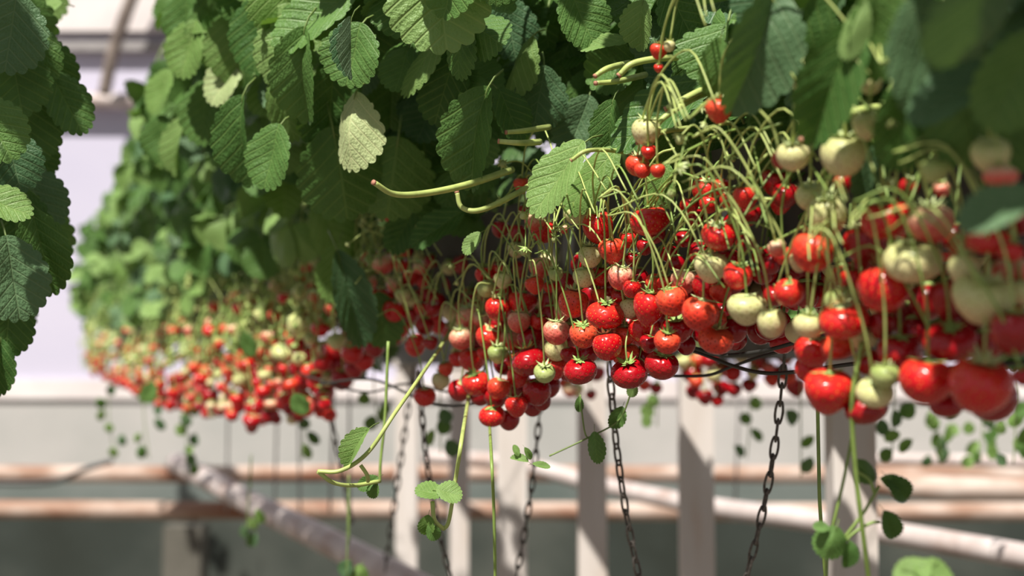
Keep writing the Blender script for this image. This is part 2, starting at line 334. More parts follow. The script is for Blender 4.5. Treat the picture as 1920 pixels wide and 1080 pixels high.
NL = 0
def leaf_px(px, py, Z, L, W, th, up=0.3, side=0.0, fwd=0.0, kind='g', s=0, par=None):
    """single leaflet whose middle is seen at px,py; th = direction of the tip in degrees, 90 = down"""
    global NL; NL += 1
    t = math.radians(th); tip = CR * math.cos(t) - CU * math.sin(t) + CF * fwd; n = -CF + CU * up + CR * side
    Lw, Ww = L / F_PX * Z, W / F_PX * Z * 1.05; base = P(px, py, Z) - tip.normalized() * Lw * 0.5
    p = par or near_plant(px); return link('leaf', single(kind, s), p, local(p, orient(base, tip, n, Lw, Ww)))
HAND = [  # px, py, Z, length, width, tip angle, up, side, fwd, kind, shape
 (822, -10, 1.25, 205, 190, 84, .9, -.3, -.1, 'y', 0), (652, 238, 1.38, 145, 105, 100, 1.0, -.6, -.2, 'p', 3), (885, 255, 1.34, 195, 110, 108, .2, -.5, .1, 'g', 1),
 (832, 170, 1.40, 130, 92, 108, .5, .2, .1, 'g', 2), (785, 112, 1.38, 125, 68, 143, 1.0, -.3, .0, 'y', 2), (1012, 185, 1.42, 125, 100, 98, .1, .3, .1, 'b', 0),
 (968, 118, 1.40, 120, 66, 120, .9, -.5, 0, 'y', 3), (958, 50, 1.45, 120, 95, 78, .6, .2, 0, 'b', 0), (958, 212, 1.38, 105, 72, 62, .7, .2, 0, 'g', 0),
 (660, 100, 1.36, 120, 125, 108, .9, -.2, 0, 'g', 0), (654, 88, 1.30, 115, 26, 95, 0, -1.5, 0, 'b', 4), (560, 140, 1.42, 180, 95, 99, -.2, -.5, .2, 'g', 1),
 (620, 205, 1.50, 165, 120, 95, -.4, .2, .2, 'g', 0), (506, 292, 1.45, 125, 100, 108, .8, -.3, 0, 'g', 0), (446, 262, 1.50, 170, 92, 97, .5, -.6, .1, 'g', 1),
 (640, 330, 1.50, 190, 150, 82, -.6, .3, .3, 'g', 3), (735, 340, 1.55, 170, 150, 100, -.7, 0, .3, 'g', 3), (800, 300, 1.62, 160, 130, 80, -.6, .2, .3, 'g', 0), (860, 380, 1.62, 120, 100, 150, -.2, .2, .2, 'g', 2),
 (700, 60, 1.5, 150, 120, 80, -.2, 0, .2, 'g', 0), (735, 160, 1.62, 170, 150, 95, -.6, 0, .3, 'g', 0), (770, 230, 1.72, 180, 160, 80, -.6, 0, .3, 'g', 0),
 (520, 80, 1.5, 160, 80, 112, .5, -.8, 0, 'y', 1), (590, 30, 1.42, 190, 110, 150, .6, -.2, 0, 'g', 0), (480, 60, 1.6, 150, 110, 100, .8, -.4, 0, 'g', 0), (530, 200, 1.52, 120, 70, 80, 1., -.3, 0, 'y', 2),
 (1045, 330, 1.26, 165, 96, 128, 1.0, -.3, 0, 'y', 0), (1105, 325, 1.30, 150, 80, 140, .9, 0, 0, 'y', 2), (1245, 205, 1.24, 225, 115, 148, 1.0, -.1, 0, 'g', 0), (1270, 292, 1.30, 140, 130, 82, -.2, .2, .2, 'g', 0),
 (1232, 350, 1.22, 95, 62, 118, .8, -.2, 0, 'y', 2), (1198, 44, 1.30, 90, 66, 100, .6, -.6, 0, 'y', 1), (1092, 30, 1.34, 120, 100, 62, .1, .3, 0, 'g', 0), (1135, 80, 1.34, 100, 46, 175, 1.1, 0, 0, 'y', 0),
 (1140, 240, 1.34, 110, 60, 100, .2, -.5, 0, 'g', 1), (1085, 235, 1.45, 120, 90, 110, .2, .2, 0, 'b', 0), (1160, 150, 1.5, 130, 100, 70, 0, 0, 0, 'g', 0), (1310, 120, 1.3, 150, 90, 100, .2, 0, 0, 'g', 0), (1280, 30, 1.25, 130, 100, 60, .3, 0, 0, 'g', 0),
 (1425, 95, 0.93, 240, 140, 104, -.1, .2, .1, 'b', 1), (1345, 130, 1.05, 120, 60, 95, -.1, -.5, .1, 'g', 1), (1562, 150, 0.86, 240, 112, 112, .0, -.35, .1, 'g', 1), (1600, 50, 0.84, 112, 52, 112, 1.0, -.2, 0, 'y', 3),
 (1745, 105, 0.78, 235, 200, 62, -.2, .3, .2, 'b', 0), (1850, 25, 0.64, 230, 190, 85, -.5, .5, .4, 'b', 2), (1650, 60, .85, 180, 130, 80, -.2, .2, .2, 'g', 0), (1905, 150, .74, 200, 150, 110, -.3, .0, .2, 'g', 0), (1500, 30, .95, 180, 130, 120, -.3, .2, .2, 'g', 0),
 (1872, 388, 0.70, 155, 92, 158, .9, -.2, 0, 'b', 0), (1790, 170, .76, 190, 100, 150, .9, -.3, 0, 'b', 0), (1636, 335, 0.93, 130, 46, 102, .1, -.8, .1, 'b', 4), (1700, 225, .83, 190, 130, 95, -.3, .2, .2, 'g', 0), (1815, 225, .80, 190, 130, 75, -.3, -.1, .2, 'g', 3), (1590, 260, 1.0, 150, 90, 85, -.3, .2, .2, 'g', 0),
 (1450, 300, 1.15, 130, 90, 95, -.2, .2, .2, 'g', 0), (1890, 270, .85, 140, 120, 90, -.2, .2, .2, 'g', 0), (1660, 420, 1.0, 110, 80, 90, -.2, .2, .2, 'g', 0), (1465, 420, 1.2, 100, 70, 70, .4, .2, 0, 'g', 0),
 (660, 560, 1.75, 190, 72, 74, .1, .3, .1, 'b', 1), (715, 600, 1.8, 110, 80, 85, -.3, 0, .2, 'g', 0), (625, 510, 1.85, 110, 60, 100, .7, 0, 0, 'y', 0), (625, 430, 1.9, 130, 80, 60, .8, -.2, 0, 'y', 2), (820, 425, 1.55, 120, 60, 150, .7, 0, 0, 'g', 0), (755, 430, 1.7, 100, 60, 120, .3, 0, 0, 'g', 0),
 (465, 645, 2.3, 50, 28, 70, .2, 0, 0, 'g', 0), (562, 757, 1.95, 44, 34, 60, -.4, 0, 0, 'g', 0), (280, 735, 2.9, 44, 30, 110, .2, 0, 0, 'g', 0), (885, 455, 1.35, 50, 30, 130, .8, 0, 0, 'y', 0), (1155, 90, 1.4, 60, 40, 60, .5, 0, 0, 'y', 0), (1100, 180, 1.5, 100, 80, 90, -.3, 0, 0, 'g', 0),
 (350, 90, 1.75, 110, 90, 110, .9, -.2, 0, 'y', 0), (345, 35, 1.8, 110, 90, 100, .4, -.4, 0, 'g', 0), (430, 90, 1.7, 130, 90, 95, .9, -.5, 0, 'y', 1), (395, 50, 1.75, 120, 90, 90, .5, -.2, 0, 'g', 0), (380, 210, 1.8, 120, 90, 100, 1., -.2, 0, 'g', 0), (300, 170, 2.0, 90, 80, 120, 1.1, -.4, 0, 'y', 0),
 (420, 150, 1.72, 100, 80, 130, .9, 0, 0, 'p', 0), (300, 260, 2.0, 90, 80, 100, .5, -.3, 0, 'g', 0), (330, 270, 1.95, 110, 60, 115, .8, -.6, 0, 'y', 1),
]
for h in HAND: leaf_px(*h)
# shaded shrub of leaves at the left edge
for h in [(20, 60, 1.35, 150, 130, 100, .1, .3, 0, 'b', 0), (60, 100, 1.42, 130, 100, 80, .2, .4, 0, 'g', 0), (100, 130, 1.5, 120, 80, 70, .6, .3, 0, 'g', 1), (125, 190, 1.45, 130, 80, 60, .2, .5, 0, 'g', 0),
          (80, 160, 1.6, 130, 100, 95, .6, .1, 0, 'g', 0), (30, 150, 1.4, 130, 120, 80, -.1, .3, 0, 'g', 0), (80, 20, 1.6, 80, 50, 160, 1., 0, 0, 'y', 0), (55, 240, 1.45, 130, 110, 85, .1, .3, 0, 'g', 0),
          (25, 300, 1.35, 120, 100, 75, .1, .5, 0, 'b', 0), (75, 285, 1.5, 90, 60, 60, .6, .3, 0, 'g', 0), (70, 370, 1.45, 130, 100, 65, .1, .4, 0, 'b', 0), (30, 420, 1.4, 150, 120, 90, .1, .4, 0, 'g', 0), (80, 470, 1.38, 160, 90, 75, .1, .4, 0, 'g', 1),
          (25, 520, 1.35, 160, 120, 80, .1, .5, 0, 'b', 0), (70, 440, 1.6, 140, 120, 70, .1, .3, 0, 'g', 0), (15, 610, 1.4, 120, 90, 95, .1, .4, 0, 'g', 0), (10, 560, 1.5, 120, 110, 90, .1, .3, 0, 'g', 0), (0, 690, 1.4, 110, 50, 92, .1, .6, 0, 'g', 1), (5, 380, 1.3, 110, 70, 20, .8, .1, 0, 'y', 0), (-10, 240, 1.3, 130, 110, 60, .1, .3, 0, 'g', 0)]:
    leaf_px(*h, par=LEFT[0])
for k in range(34):
    x = U_(-260, 70); y = U_(-260, 640); leaf_px(x, y, U_(1.55, 2.1), U_(100, 140), U_(80, 110), U_(50, 130), U_(-.1, .9), U_(-.2, .5), U_(-.1, .3), random.choice('gggby'), random.randrange(4), par=LEFT[k % 2])

for k in range(70):
    v = P(U_(-700, -10), U_(-200, 620), U_(1.5, 2.2)); t = Vector((U_(-.5, .5), U_(-.6, .2), U_(-1.1, -.2))); e = LEFT[k % 2]
    link('leaf', tri(random.choice('ggyb'), random.randrange(5)), e, local(e, orient(v, t, Vector((U_(-.2, .6), U_(-1, -.3), U_(.1, 1.3))), .06, .06)))
for k in range(60):     # unseen leaves added above the frame to keep the left plants in shade
    v = P(U_(-350, 120), U_(0, 560), U_(1.35, 1.6)) + SUNDIR * U_(.30, .42); q = PIX(v)
    if q[1] > -90: v = v + SUNDIR * .25
    t = Vector((U_(-1, 1), U_(-1, 1), -.3)); e = LEFT[0]; link('leaf', tri(random.choice('ggb'), random.randrange(5)), e, local(e, orient(v, t, Vector((0, 0, 1)), .07, .07)))
for k in range(14):  # flat leaves added above the frame, casting shade on the pocket left of centre
    leaf_px(U_(560, 870), U_(-150, -75), U_(1.40, 1.52), 170, 160, U_(40, 140), 2.2, 0, -.4, 'g', random.randrange(4))
def in_poly(x, y, pg):
    c = False; j = len(pg) - 1
    for i in range(len(pg)):
        if (pg[i][1] > y) != (pg[j][1] > y) and x < (pg[j][0] - pg[i][0]) * (y - pg[i][1]) / (pg[j][1] - pg[i][1]) + pg[i][0]: c = not c
        j = i
    return c
CAN = [(345, -160), (335, 0), (335, 110), (275, 180), (268, 250), (235, 330), (185, 390), (150, 470), (138, 560), (170, 610), (330, 575), (420, 530), (520, 450), (600, 430), (700, 400), (850, 400), (960, 340), (1000, 250), (1330, 230), (1500, 330), (2050, 330), (2050, -160)]
def zcan(x, y): return zrow(x) * (0.62 + 0.36 * max(0, min(1, y / 520))) if x < 900 else zrow(x) * (0.72 + 0.26 * max(0, min(1, y / 520))) + (0.22 if x < 1350 else 0.10)
def fill_leaf(x, y, Z, sz, kinds='ggggyb'):
    global NL; NL += 1
    p = near_plant(x); tip = Vector((U_(-.7, .15), U_(-.5, .2), U_(-1.1, -.2))); n = Vector((U_(-.7, .1), U_(-1, -.3), U_(.1, 1.3)))
    base = P(x, y, Z) - tip.normalized() * sz * 0.3; M4 = orient(base, tip, n, sz, sz)
    link('leaf', tri(random.choice(kinds), random.randrange(5)), p, local(p, M4))
def poisson(pg, spacing, tries=4000):
    xs = [q[0] for q in pg]; ys = [q[1] for q in pg]; out = []
    for _ in range(tries):
        x, y = U_(min(xs), max(xs)), U_(min(ys), max(ys))
        if not in_poly(x, y, pg): continue
        s = spacing(x, y)
        if all((x - a) ** 2 + (y - b_) ** 2 > s * s for a, b_ in out): out.append((x, y))
    return out
for (x, y) in poisson(CAN, lambda x, y: 80 / zcan(x, y)):       # face of the canopy
    if x > 560: continue
    fill_leaf(x, y, zcan(x, y) * U_(0.97, 1.07), U_(0.055, 0.072), 'gggyyb')
for (x, y) in poisson(CAN, lambda x, y: 78 / zcan(x, y) * 1.4 * 0.75):       # behind it
    fill_leaf(x, y, zcan(x, y) * U_(1.10, 1.2) + 0.06, U_(0.05, 0.065), 'gggb')
for (x, y) in poisson(CAN, lambda x, y: 95 / zcan(x, y)):
    fill_leaf(x, y, zcan(x, y) * 1.22 + 0.14, U_(0.06, 0.075), 'gggb')
# crown of the row above the frame
for k in range(150):
    Z = U_(0.55, 4.4); v = row_pt(Z, U_(-0.16, 0.36), 0); v.z = 1.5 + U_(0.62, 0.85) * (1 if Z > 1.6 else 0.72) + (0.1 if Z > 2 else 0)
    q = PIX(v)
    if q[1] > (-35 if q[0] < 560 else -170) and q[0] < 2000: continue
    fill_leaf(q[0], q[1], q[2], U_(0.055, 0.075), 'ggyb')
for k in range(22):    # unseen leaves added above the frame to shade the top right foliage
    fill_leaf(U_(1780, 2250), U_(-420, -220), U_(0.60, 0.78), U_(0.055, 0.07), 'gggb')

# cut leaf stalks and arching stalks
def stalk(pts, r, m=None, par=None, name='cut_stalk', cut=True, n=8):
    pts = curve([P(*q) for q in pts], n); p = par or near_plant(PIX(pts[0])[0]); b = MB()
    k = len(pts); b.tube([q - p.location for q in pts], [r * (0.9 + 0.4 * i / k) for i in range(k)], 8)
    if cut:
        d = (pts[0] - pts[1]).normalized(); b.tube([pts[0] - p.location, pts[0] + d * r * 0.7 - p.location], r * 0.92, 8, 1)
    return link(name, b.mesh(name, [m or M_STEM, M_CUT]), p)
for pts, r in [([(702, 343, 1.22), (740, 364, 1.24), (800, 362, 1.27), (880, 345, 1.32), (960, 318, 1.4)], .0030), ([(937, 265, 1.3), (975, 268, 1.3), (1012, 266, 1.34)], .0028), ([(950, 248, 1.32), (985, 245, 1.33), (1030, 238, 1.36)], .0026),
               ([(1117, 142, 1.2), (1140, 128, 1.21), (1180, 118, 1.3)], .0026), ([(1118, 156, 1.22), (1160, 152, 1.24), (1210, 140, 1.3)], .0026), ([(1162, 140, 1.2), (1190, 118, 1.2), (1260, 108, 1.22), (1340, 112, 1.25)], .0030),
               ([(1250, 204, 1.15), (1290, 182, 1.15), (1330, 164, 1.18), (1380, 150, 1.25)], .0030), ([(1228, 238, 1.14), (1252, 215, 1.14), (1300, 185, 1.16), (1340, 168, 1.2)], .0026), ([(1072, 300, 1.2), (1100, 283, 1.2), (1145, 282, 1.24), (1200, 290, 1.3)], .0020),
               ([(857, 362, 1.32), (865, 388, 1.32), (895, 395, 1.32), (940, 378, 1.34), (1000, 345, 1.4)], .0026), ([(1505, 262, .95), (1560, 232, .96), (1610, 208, .98), (1680, 200, 1.0)], .0030), ([(1195, 268, 1.15), (1240, 248, 1.15), (1290, 240, 1.18)], .0020)]:
    stalk(pts, r, M_STEM_Y)

# ------------------------------------------------------------------ strawberries
def prof(t, kind):
    c = math.cos(math.pi * t); s = math.sin(math.pi * t)
    if kind == 0: return 0.86 * c, s ** 0.9 * (1 + 0.13 * c) / 1.02
    if kind == 1: return 0.74 * c - 0.06 * s, s ** 0.85 * (1 + 0.06 * c)
    if kind == 2: return 1.02 * c, s ** 0.92 * (1 + 0.30 * c) / 1.07
    return 1.08 * c, s ** 0.9 * (1 + 0.12 * c)
def fruit_mesh(typ, kind, nseed, lod=0):
    rnd = random.Random(kind * 7 + ord(typ)); nu, nv = (84, 54) if lod == 0 else (28, 18); seeds = []
    for i in range(nseed):
        t = math.acos(1 - 2 * (i + 0.5) / nseed) / math.pi; t = 0.1 + 0.9 * t; a = i * 2.399963 + rnd.uniform(-.1, .1)
        seeds.append((t, a))
    def pos(t, a, off=0.0):
        z, r = prof(t, kind); dip = 0.16 * math.exp(-(t / 0.13) ** 2)
        k = 1 + 0.035 * math.sin(2 * a + kind) + 0.03 * math.sin(3 * a + 1.3 * kind) * (1 - t) + off
        return Vector((r * math.cos(a) * k, r * math.sin(a) * k, (z - dip) * (1 + off * .5)))
    sp = [pos(t, a) for t, a in seeds]
    b = MB(); vs = []; R = 0.155 * math.sqrt(120 / nseed)
    for j in range(nv + 1):
        t = j / nv
        for i in range(nu):
            a = 2 * math.pi * i / nu; p = pos(t, a); d = 9.0
            if lod == 0:
                for q in sp:
                    e = (q - p).length_squared
                    if e < d: d = e
                off = -(0.022 if typ in 'GW' else 0.045) * math.exp(-d / (R * R * 0.22)); p = pos(t, a, off)
            vs.append(p)
    fs = [(j * nu + i, (j + 1) * nu + i, (j + 1) * nu + (i + 1) % nu, j * nu + (i + 1) % nu) for j in range(nv) for i in range(nu)]
    b.add(vs, fs, 0)
    for (t, a), q in zip(seeds, sp):
        nrm = (pos(t, a, 0.1) - q).normalized(); up = (pos(max(0, t - 0.02), a) - q).normalized(); side = up.cross(nrm).normalized()
        M3 = Matrix((side * 0.031, nrm * 0.018, up * 0.050)).transposed()
        b.ball(q - nrm * (0.012 if typ in 'GW' else 0.028), 1, 1, 5 if lod else 6, 3 if lod else 4, M=M3)
    return b.mesh('fruit', [BM[typ], SEED[typ]])
FR = {}
def fruit(typ, kind, lod):
    if (typ, kind, lod) not in FR: FR[typ, kind, lod] = fruit_mesh(typ, kind, {'W': 90, 'G': 70}.get(typ, 115), lod)
    return FR[typ, kind, lod]
def calyx_arr(b, c, R, rnd, mi=0, lift=0.3):
    for k in range(10):
        a = k * 0.628 + rnd.uniform(-.15, .15); L = R * rnd.uniform(0.75, 1.15); wd = R * 0.20; l = lift + rnd.uniform(-.25, .35)
        d = Vector((math.cos(a), math.sin(a), 0)); s = Vector((-math.sin(a), math.cos(a), 0)); vs = []
        for i, (f, ww) in enumerate([(0, .6), (.3, 1), (.6, .8), (.85, .4), (1, .05)]):
            z = R * (l * f * f - 0.22 * f); q = c + d * L * f + Vector((0, 0, z)); vs += [q - s * wd * ww, q + Vector((0, 0, -R * .05)), q + s * wd * ww]
        b.add(vs, [(i * 3 + j, i * 3 + j + 1, i * 3 + j + 4, i * 3 + j + 3) for i in range(4) for j in range(2)], mi)
    b.ball(c, R * 0.2, mi, 6, 4, R * 0.12)
CALYX = []
for m_ in (M_CALYX, M_CALYX_P):
    for s_ in range(3):
        b = MB(); calyx_arr(b, Vector((0, 0, 0)), 0.72, random.Random(s_), lift=[-0.1, 0.35, 0.7][s_]); CALYX.append(b.mesh('calyx', m_))
T5 = (2.348, 760, 360); T6 = (2.571, 1080, 320); T7 = (2.348, 1440, 360); T8 = (2.455, 120, 400); T4 = (2.7, 1400, 0); T3 = (3.0, 1000, 0); T2 = (2.572, 500, 0); T0 = (1, 0, 0)
# x, y, half width[, half height], type, layer (0 front .. 3 back)
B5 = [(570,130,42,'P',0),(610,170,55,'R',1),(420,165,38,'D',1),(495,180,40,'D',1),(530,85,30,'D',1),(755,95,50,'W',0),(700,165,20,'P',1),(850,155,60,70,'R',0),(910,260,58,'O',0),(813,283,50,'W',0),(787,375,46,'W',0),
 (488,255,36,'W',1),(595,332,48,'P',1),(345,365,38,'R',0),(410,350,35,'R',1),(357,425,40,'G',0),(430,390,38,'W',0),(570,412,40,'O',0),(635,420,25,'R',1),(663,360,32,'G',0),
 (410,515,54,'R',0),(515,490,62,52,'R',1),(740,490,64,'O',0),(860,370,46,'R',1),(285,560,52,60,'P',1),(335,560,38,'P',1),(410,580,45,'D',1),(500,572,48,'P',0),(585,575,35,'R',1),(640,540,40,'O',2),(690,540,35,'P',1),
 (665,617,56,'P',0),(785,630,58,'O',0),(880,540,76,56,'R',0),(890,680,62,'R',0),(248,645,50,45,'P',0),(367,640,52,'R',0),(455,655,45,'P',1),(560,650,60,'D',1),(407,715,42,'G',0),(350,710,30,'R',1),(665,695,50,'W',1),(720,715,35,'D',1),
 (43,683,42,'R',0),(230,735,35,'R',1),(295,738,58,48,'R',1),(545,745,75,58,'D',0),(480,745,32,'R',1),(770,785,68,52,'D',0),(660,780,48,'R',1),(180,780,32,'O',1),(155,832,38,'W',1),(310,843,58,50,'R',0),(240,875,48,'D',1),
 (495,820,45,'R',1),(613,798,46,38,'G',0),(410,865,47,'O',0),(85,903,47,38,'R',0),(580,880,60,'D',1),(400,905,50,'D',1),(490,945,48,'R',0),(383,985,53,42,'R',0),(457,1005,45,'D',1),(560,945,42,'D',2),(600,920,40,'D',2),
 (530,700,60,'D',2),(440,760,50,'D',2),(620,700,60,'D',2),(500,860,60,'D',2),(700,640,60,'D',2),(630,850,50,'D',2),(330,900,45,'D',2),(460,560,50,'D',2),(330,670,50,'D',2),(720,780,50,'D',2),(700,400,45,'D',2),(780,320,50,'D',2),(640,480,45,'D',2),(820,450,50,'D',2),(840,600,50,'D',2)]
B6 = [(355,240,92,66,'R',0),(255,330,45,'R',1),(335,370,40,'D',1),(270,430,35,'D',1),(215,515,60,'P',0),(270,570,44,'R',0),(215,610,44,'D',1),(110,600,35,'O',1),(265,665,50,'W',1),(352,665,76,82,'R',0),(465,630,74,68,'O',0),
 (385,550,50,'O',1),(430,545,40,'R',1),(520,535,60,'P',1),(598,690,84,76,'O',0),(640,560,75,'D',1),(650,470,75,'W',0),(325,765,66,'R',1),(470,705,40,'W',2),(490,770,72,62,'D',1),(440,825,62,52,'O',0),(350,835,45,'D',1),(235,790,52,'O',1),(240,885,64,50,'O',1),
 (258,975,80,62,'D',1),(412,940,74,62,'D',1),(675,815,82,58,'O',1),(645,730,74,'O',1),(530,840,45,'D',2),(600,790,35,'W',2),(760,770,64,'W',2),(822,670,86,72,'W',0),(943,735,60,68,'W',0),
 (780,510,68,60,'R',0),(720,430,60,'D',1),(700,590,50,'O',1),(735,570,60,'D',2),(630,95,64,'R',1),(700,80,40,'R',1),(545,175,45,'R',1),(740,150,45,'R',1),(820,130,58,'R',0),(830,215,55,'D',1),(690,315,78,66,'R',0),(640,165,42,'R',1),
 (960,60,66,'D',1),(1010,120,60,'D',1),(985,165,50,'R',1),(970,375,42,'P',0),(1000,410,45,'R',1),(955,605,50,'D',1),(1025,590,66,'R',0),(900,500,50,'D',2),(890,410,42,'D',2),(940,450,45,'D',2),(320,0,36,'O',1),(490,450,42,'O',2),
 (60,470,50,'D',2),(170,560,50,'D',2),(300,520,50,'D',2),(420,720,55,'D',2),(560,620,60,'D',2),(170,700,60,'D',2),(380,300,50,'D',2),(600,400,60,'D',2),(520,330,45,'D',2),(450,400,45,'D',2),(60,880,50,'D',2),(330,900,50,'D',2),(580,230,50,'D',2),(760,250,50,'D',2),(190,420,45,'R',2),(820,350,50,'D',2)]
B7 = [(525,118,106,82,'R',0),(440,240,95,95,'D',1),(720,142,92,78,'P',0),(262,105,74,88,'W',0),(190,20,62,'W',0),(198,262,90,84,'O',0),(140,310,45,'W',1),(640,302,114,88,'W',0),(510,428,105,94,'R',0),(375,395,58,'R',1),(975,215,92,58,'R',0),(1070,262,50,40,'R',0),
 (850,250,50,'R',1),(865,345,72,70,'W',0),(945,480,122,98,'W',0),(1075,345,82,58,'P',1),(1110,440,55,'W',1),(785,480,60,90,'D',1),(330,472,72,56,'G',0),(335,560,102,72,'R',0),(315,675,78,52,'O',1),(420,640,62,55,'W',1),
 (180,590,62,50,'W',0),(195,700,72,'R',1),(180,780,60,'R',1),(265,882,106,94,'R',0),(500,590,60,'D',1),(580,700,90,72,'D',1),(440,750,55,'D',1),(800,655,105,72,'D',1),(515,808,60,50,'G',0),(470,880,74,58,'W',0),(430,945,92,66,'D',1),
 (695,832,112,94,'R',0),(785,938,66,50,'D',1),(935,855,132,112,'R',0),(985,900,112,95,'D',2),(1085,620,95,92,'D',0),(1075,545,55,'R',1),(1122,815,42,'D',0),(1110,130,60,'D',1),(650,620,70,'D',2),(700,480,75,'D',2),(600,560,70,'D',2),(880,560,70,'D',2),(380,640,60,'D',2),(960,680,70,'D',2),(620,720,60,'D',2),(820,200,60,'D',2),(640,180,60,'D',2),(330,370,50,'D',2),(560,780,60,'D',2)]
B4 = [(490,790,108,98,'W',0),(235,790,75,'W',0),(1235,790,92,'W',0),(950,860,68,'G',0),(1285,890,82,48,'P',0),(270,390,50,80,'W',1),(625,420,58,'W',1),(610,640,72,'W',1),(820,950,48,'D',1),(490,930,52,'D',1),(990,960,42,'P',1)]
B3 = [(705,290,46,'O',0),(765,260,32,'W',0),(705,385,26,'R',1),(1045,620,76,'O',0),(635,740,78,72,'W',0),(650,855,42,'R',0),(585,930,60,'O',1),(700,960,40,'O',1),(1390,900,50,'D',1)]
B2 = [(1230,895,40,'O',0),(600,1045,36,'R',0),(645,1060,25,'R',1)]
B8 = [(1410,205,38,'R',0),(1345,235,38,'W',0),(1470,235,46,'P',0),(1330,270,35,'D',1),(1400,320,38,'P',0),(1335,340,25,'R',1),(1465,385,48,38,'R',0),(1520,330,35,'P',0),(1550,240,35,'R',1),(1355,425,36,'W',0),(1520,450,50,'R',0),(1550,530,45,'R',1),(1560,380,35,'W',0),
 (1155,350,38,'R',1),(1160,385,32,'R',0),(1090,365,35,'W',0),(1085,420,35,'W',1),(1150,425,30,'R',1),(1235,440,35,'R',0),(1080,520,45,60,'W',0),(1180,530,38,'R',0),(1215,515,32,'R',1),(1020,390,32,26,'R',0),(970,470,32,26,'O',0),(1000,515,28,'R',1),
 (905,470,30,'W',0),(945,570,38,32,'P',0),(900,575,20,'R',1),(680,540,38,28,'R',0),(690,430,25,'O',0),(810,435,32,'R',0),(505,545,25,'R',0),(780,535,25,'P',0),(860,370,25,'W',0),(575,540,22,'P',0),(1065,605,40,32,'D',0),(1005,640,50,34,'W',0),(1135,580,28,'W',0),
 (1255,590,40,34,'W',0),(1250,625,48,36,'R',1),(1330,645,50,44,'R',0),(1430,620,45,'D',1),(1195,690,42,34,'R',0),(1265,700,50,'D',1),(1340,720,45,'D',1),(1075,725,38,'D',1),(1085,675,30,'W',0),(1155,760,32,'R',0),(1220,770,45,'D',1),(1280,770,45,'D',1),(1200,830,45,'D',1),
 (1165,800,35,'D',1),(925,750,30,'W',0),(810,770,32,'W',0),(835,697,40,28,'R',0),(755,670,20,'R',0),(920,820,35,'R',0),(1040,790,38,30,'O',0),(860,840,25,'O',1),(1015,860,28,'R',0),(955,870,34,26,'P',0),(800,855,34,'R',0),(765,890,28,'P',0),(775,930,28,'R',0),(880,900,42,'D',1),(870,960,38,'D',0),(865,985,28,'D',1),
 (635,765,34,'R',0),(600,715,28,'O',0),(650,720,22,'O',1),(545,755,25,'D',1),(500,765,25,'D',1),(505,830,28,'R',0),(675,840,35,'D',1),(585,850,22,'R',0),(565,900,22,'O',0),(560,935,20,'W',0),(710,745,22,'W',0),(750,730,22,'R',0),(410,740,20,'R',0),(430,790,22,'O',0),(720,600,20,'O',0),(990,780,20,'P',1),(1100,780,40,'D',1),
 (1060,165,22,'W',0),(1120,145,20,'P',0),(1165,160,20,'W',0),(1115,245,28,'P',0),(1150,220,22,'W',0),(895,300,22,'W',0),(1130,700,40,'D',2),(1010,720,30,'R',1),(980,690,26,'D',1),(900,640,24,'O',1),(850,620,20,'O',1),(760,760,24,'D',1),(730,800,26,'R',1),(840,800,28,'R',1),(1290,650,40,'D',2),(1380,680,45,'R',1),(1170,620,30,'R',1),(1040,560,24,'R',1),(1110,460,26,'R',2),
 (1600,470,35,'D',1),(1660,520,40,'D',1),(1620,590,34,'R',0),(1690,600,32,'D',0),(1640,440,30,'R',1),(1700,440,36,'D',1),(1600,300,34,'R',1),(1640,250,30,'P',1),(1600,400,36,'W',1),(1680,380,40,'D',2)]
SEC = [(1298,700,20,'D'),(1322,745,17,'D'),(1356,692,17,'R'),(1337,704,15,'W'),(1405,723,15,'D'),(1422,680,17,'R'),(1472,668,19,'R'),(1448,712,16,'O'),(1376,730,15,'D'),(1300,735,15,'D'),(1352,728,17,'D'),(1390,668,16,'W'),(1282,680,16,'W'),(1208,722,13,'O'),(1492,727,20,'D'),(1440,690,14,'P'),(1374,700,18,'R'),(1080,731,15,'W'),(1068,733,14,'P'),(1108,741,11,'D'),(1118,700,17,'D'),(1060,718,13,'O'),(1462,700,16,'D'),(1310,675,15,'O'),(1330,676,16,'D'),(1412,700,13,'W'),(1345,752,12,'R'),(1230,728,12,'D'),(1480,708,16,'O'),(1305,716,14,'O')]
ALL = []
for lst, (s, ox, oy) in ((B5, T5), (B6, T6), (B7, T7), (B4, T4), (B3, T3), (B2, T2), (B8, T8)):
    for q in lst:
        x, y, rx = q[:3]; ry = q[3] if len(q) == 6 else rx * 0.93; ALL.append([ox + x / s, oy + y / s, rx / s * 1.10, ry / s * 1.10, q[-2], q[-1]])
ALL.sort(key=lambda q: (q[5], -q[0]))
placed = []
for q in ALL:
    x, y, rx, ry, ty, ly = q
    Z = zrow(x) * (0.985 if ly == 0 else 1.01) + [0, .012, .05][ly] + max(0, 470 - y) * 0.00018
    if lambda_ := (x > 600 and y < 340): Z = zrow(x) * 0.92 + 0.02
    while True:
        c = P(x, y, Z); r = rx / F_PX * Z; rr = (rx + ry) / 2 / F_PX * Z
        if all((c - c2).length > 0.86 * (rr + r2) for c2, r2 in placed) or Z > zrow(x) + 0.34: break
        Z += 0.006
    placed.append((c, rr)); q += [Z, c]
print('hand berries', len(ALL))
TYN = {'R': 'glossy ripe red', 'D': 'dark shaded red', 'O': 'orange-red seedy', 'P': 'half-ripe pink', 'W': 'cream-coloured unripe', 'G': 'small greenish unripe'}
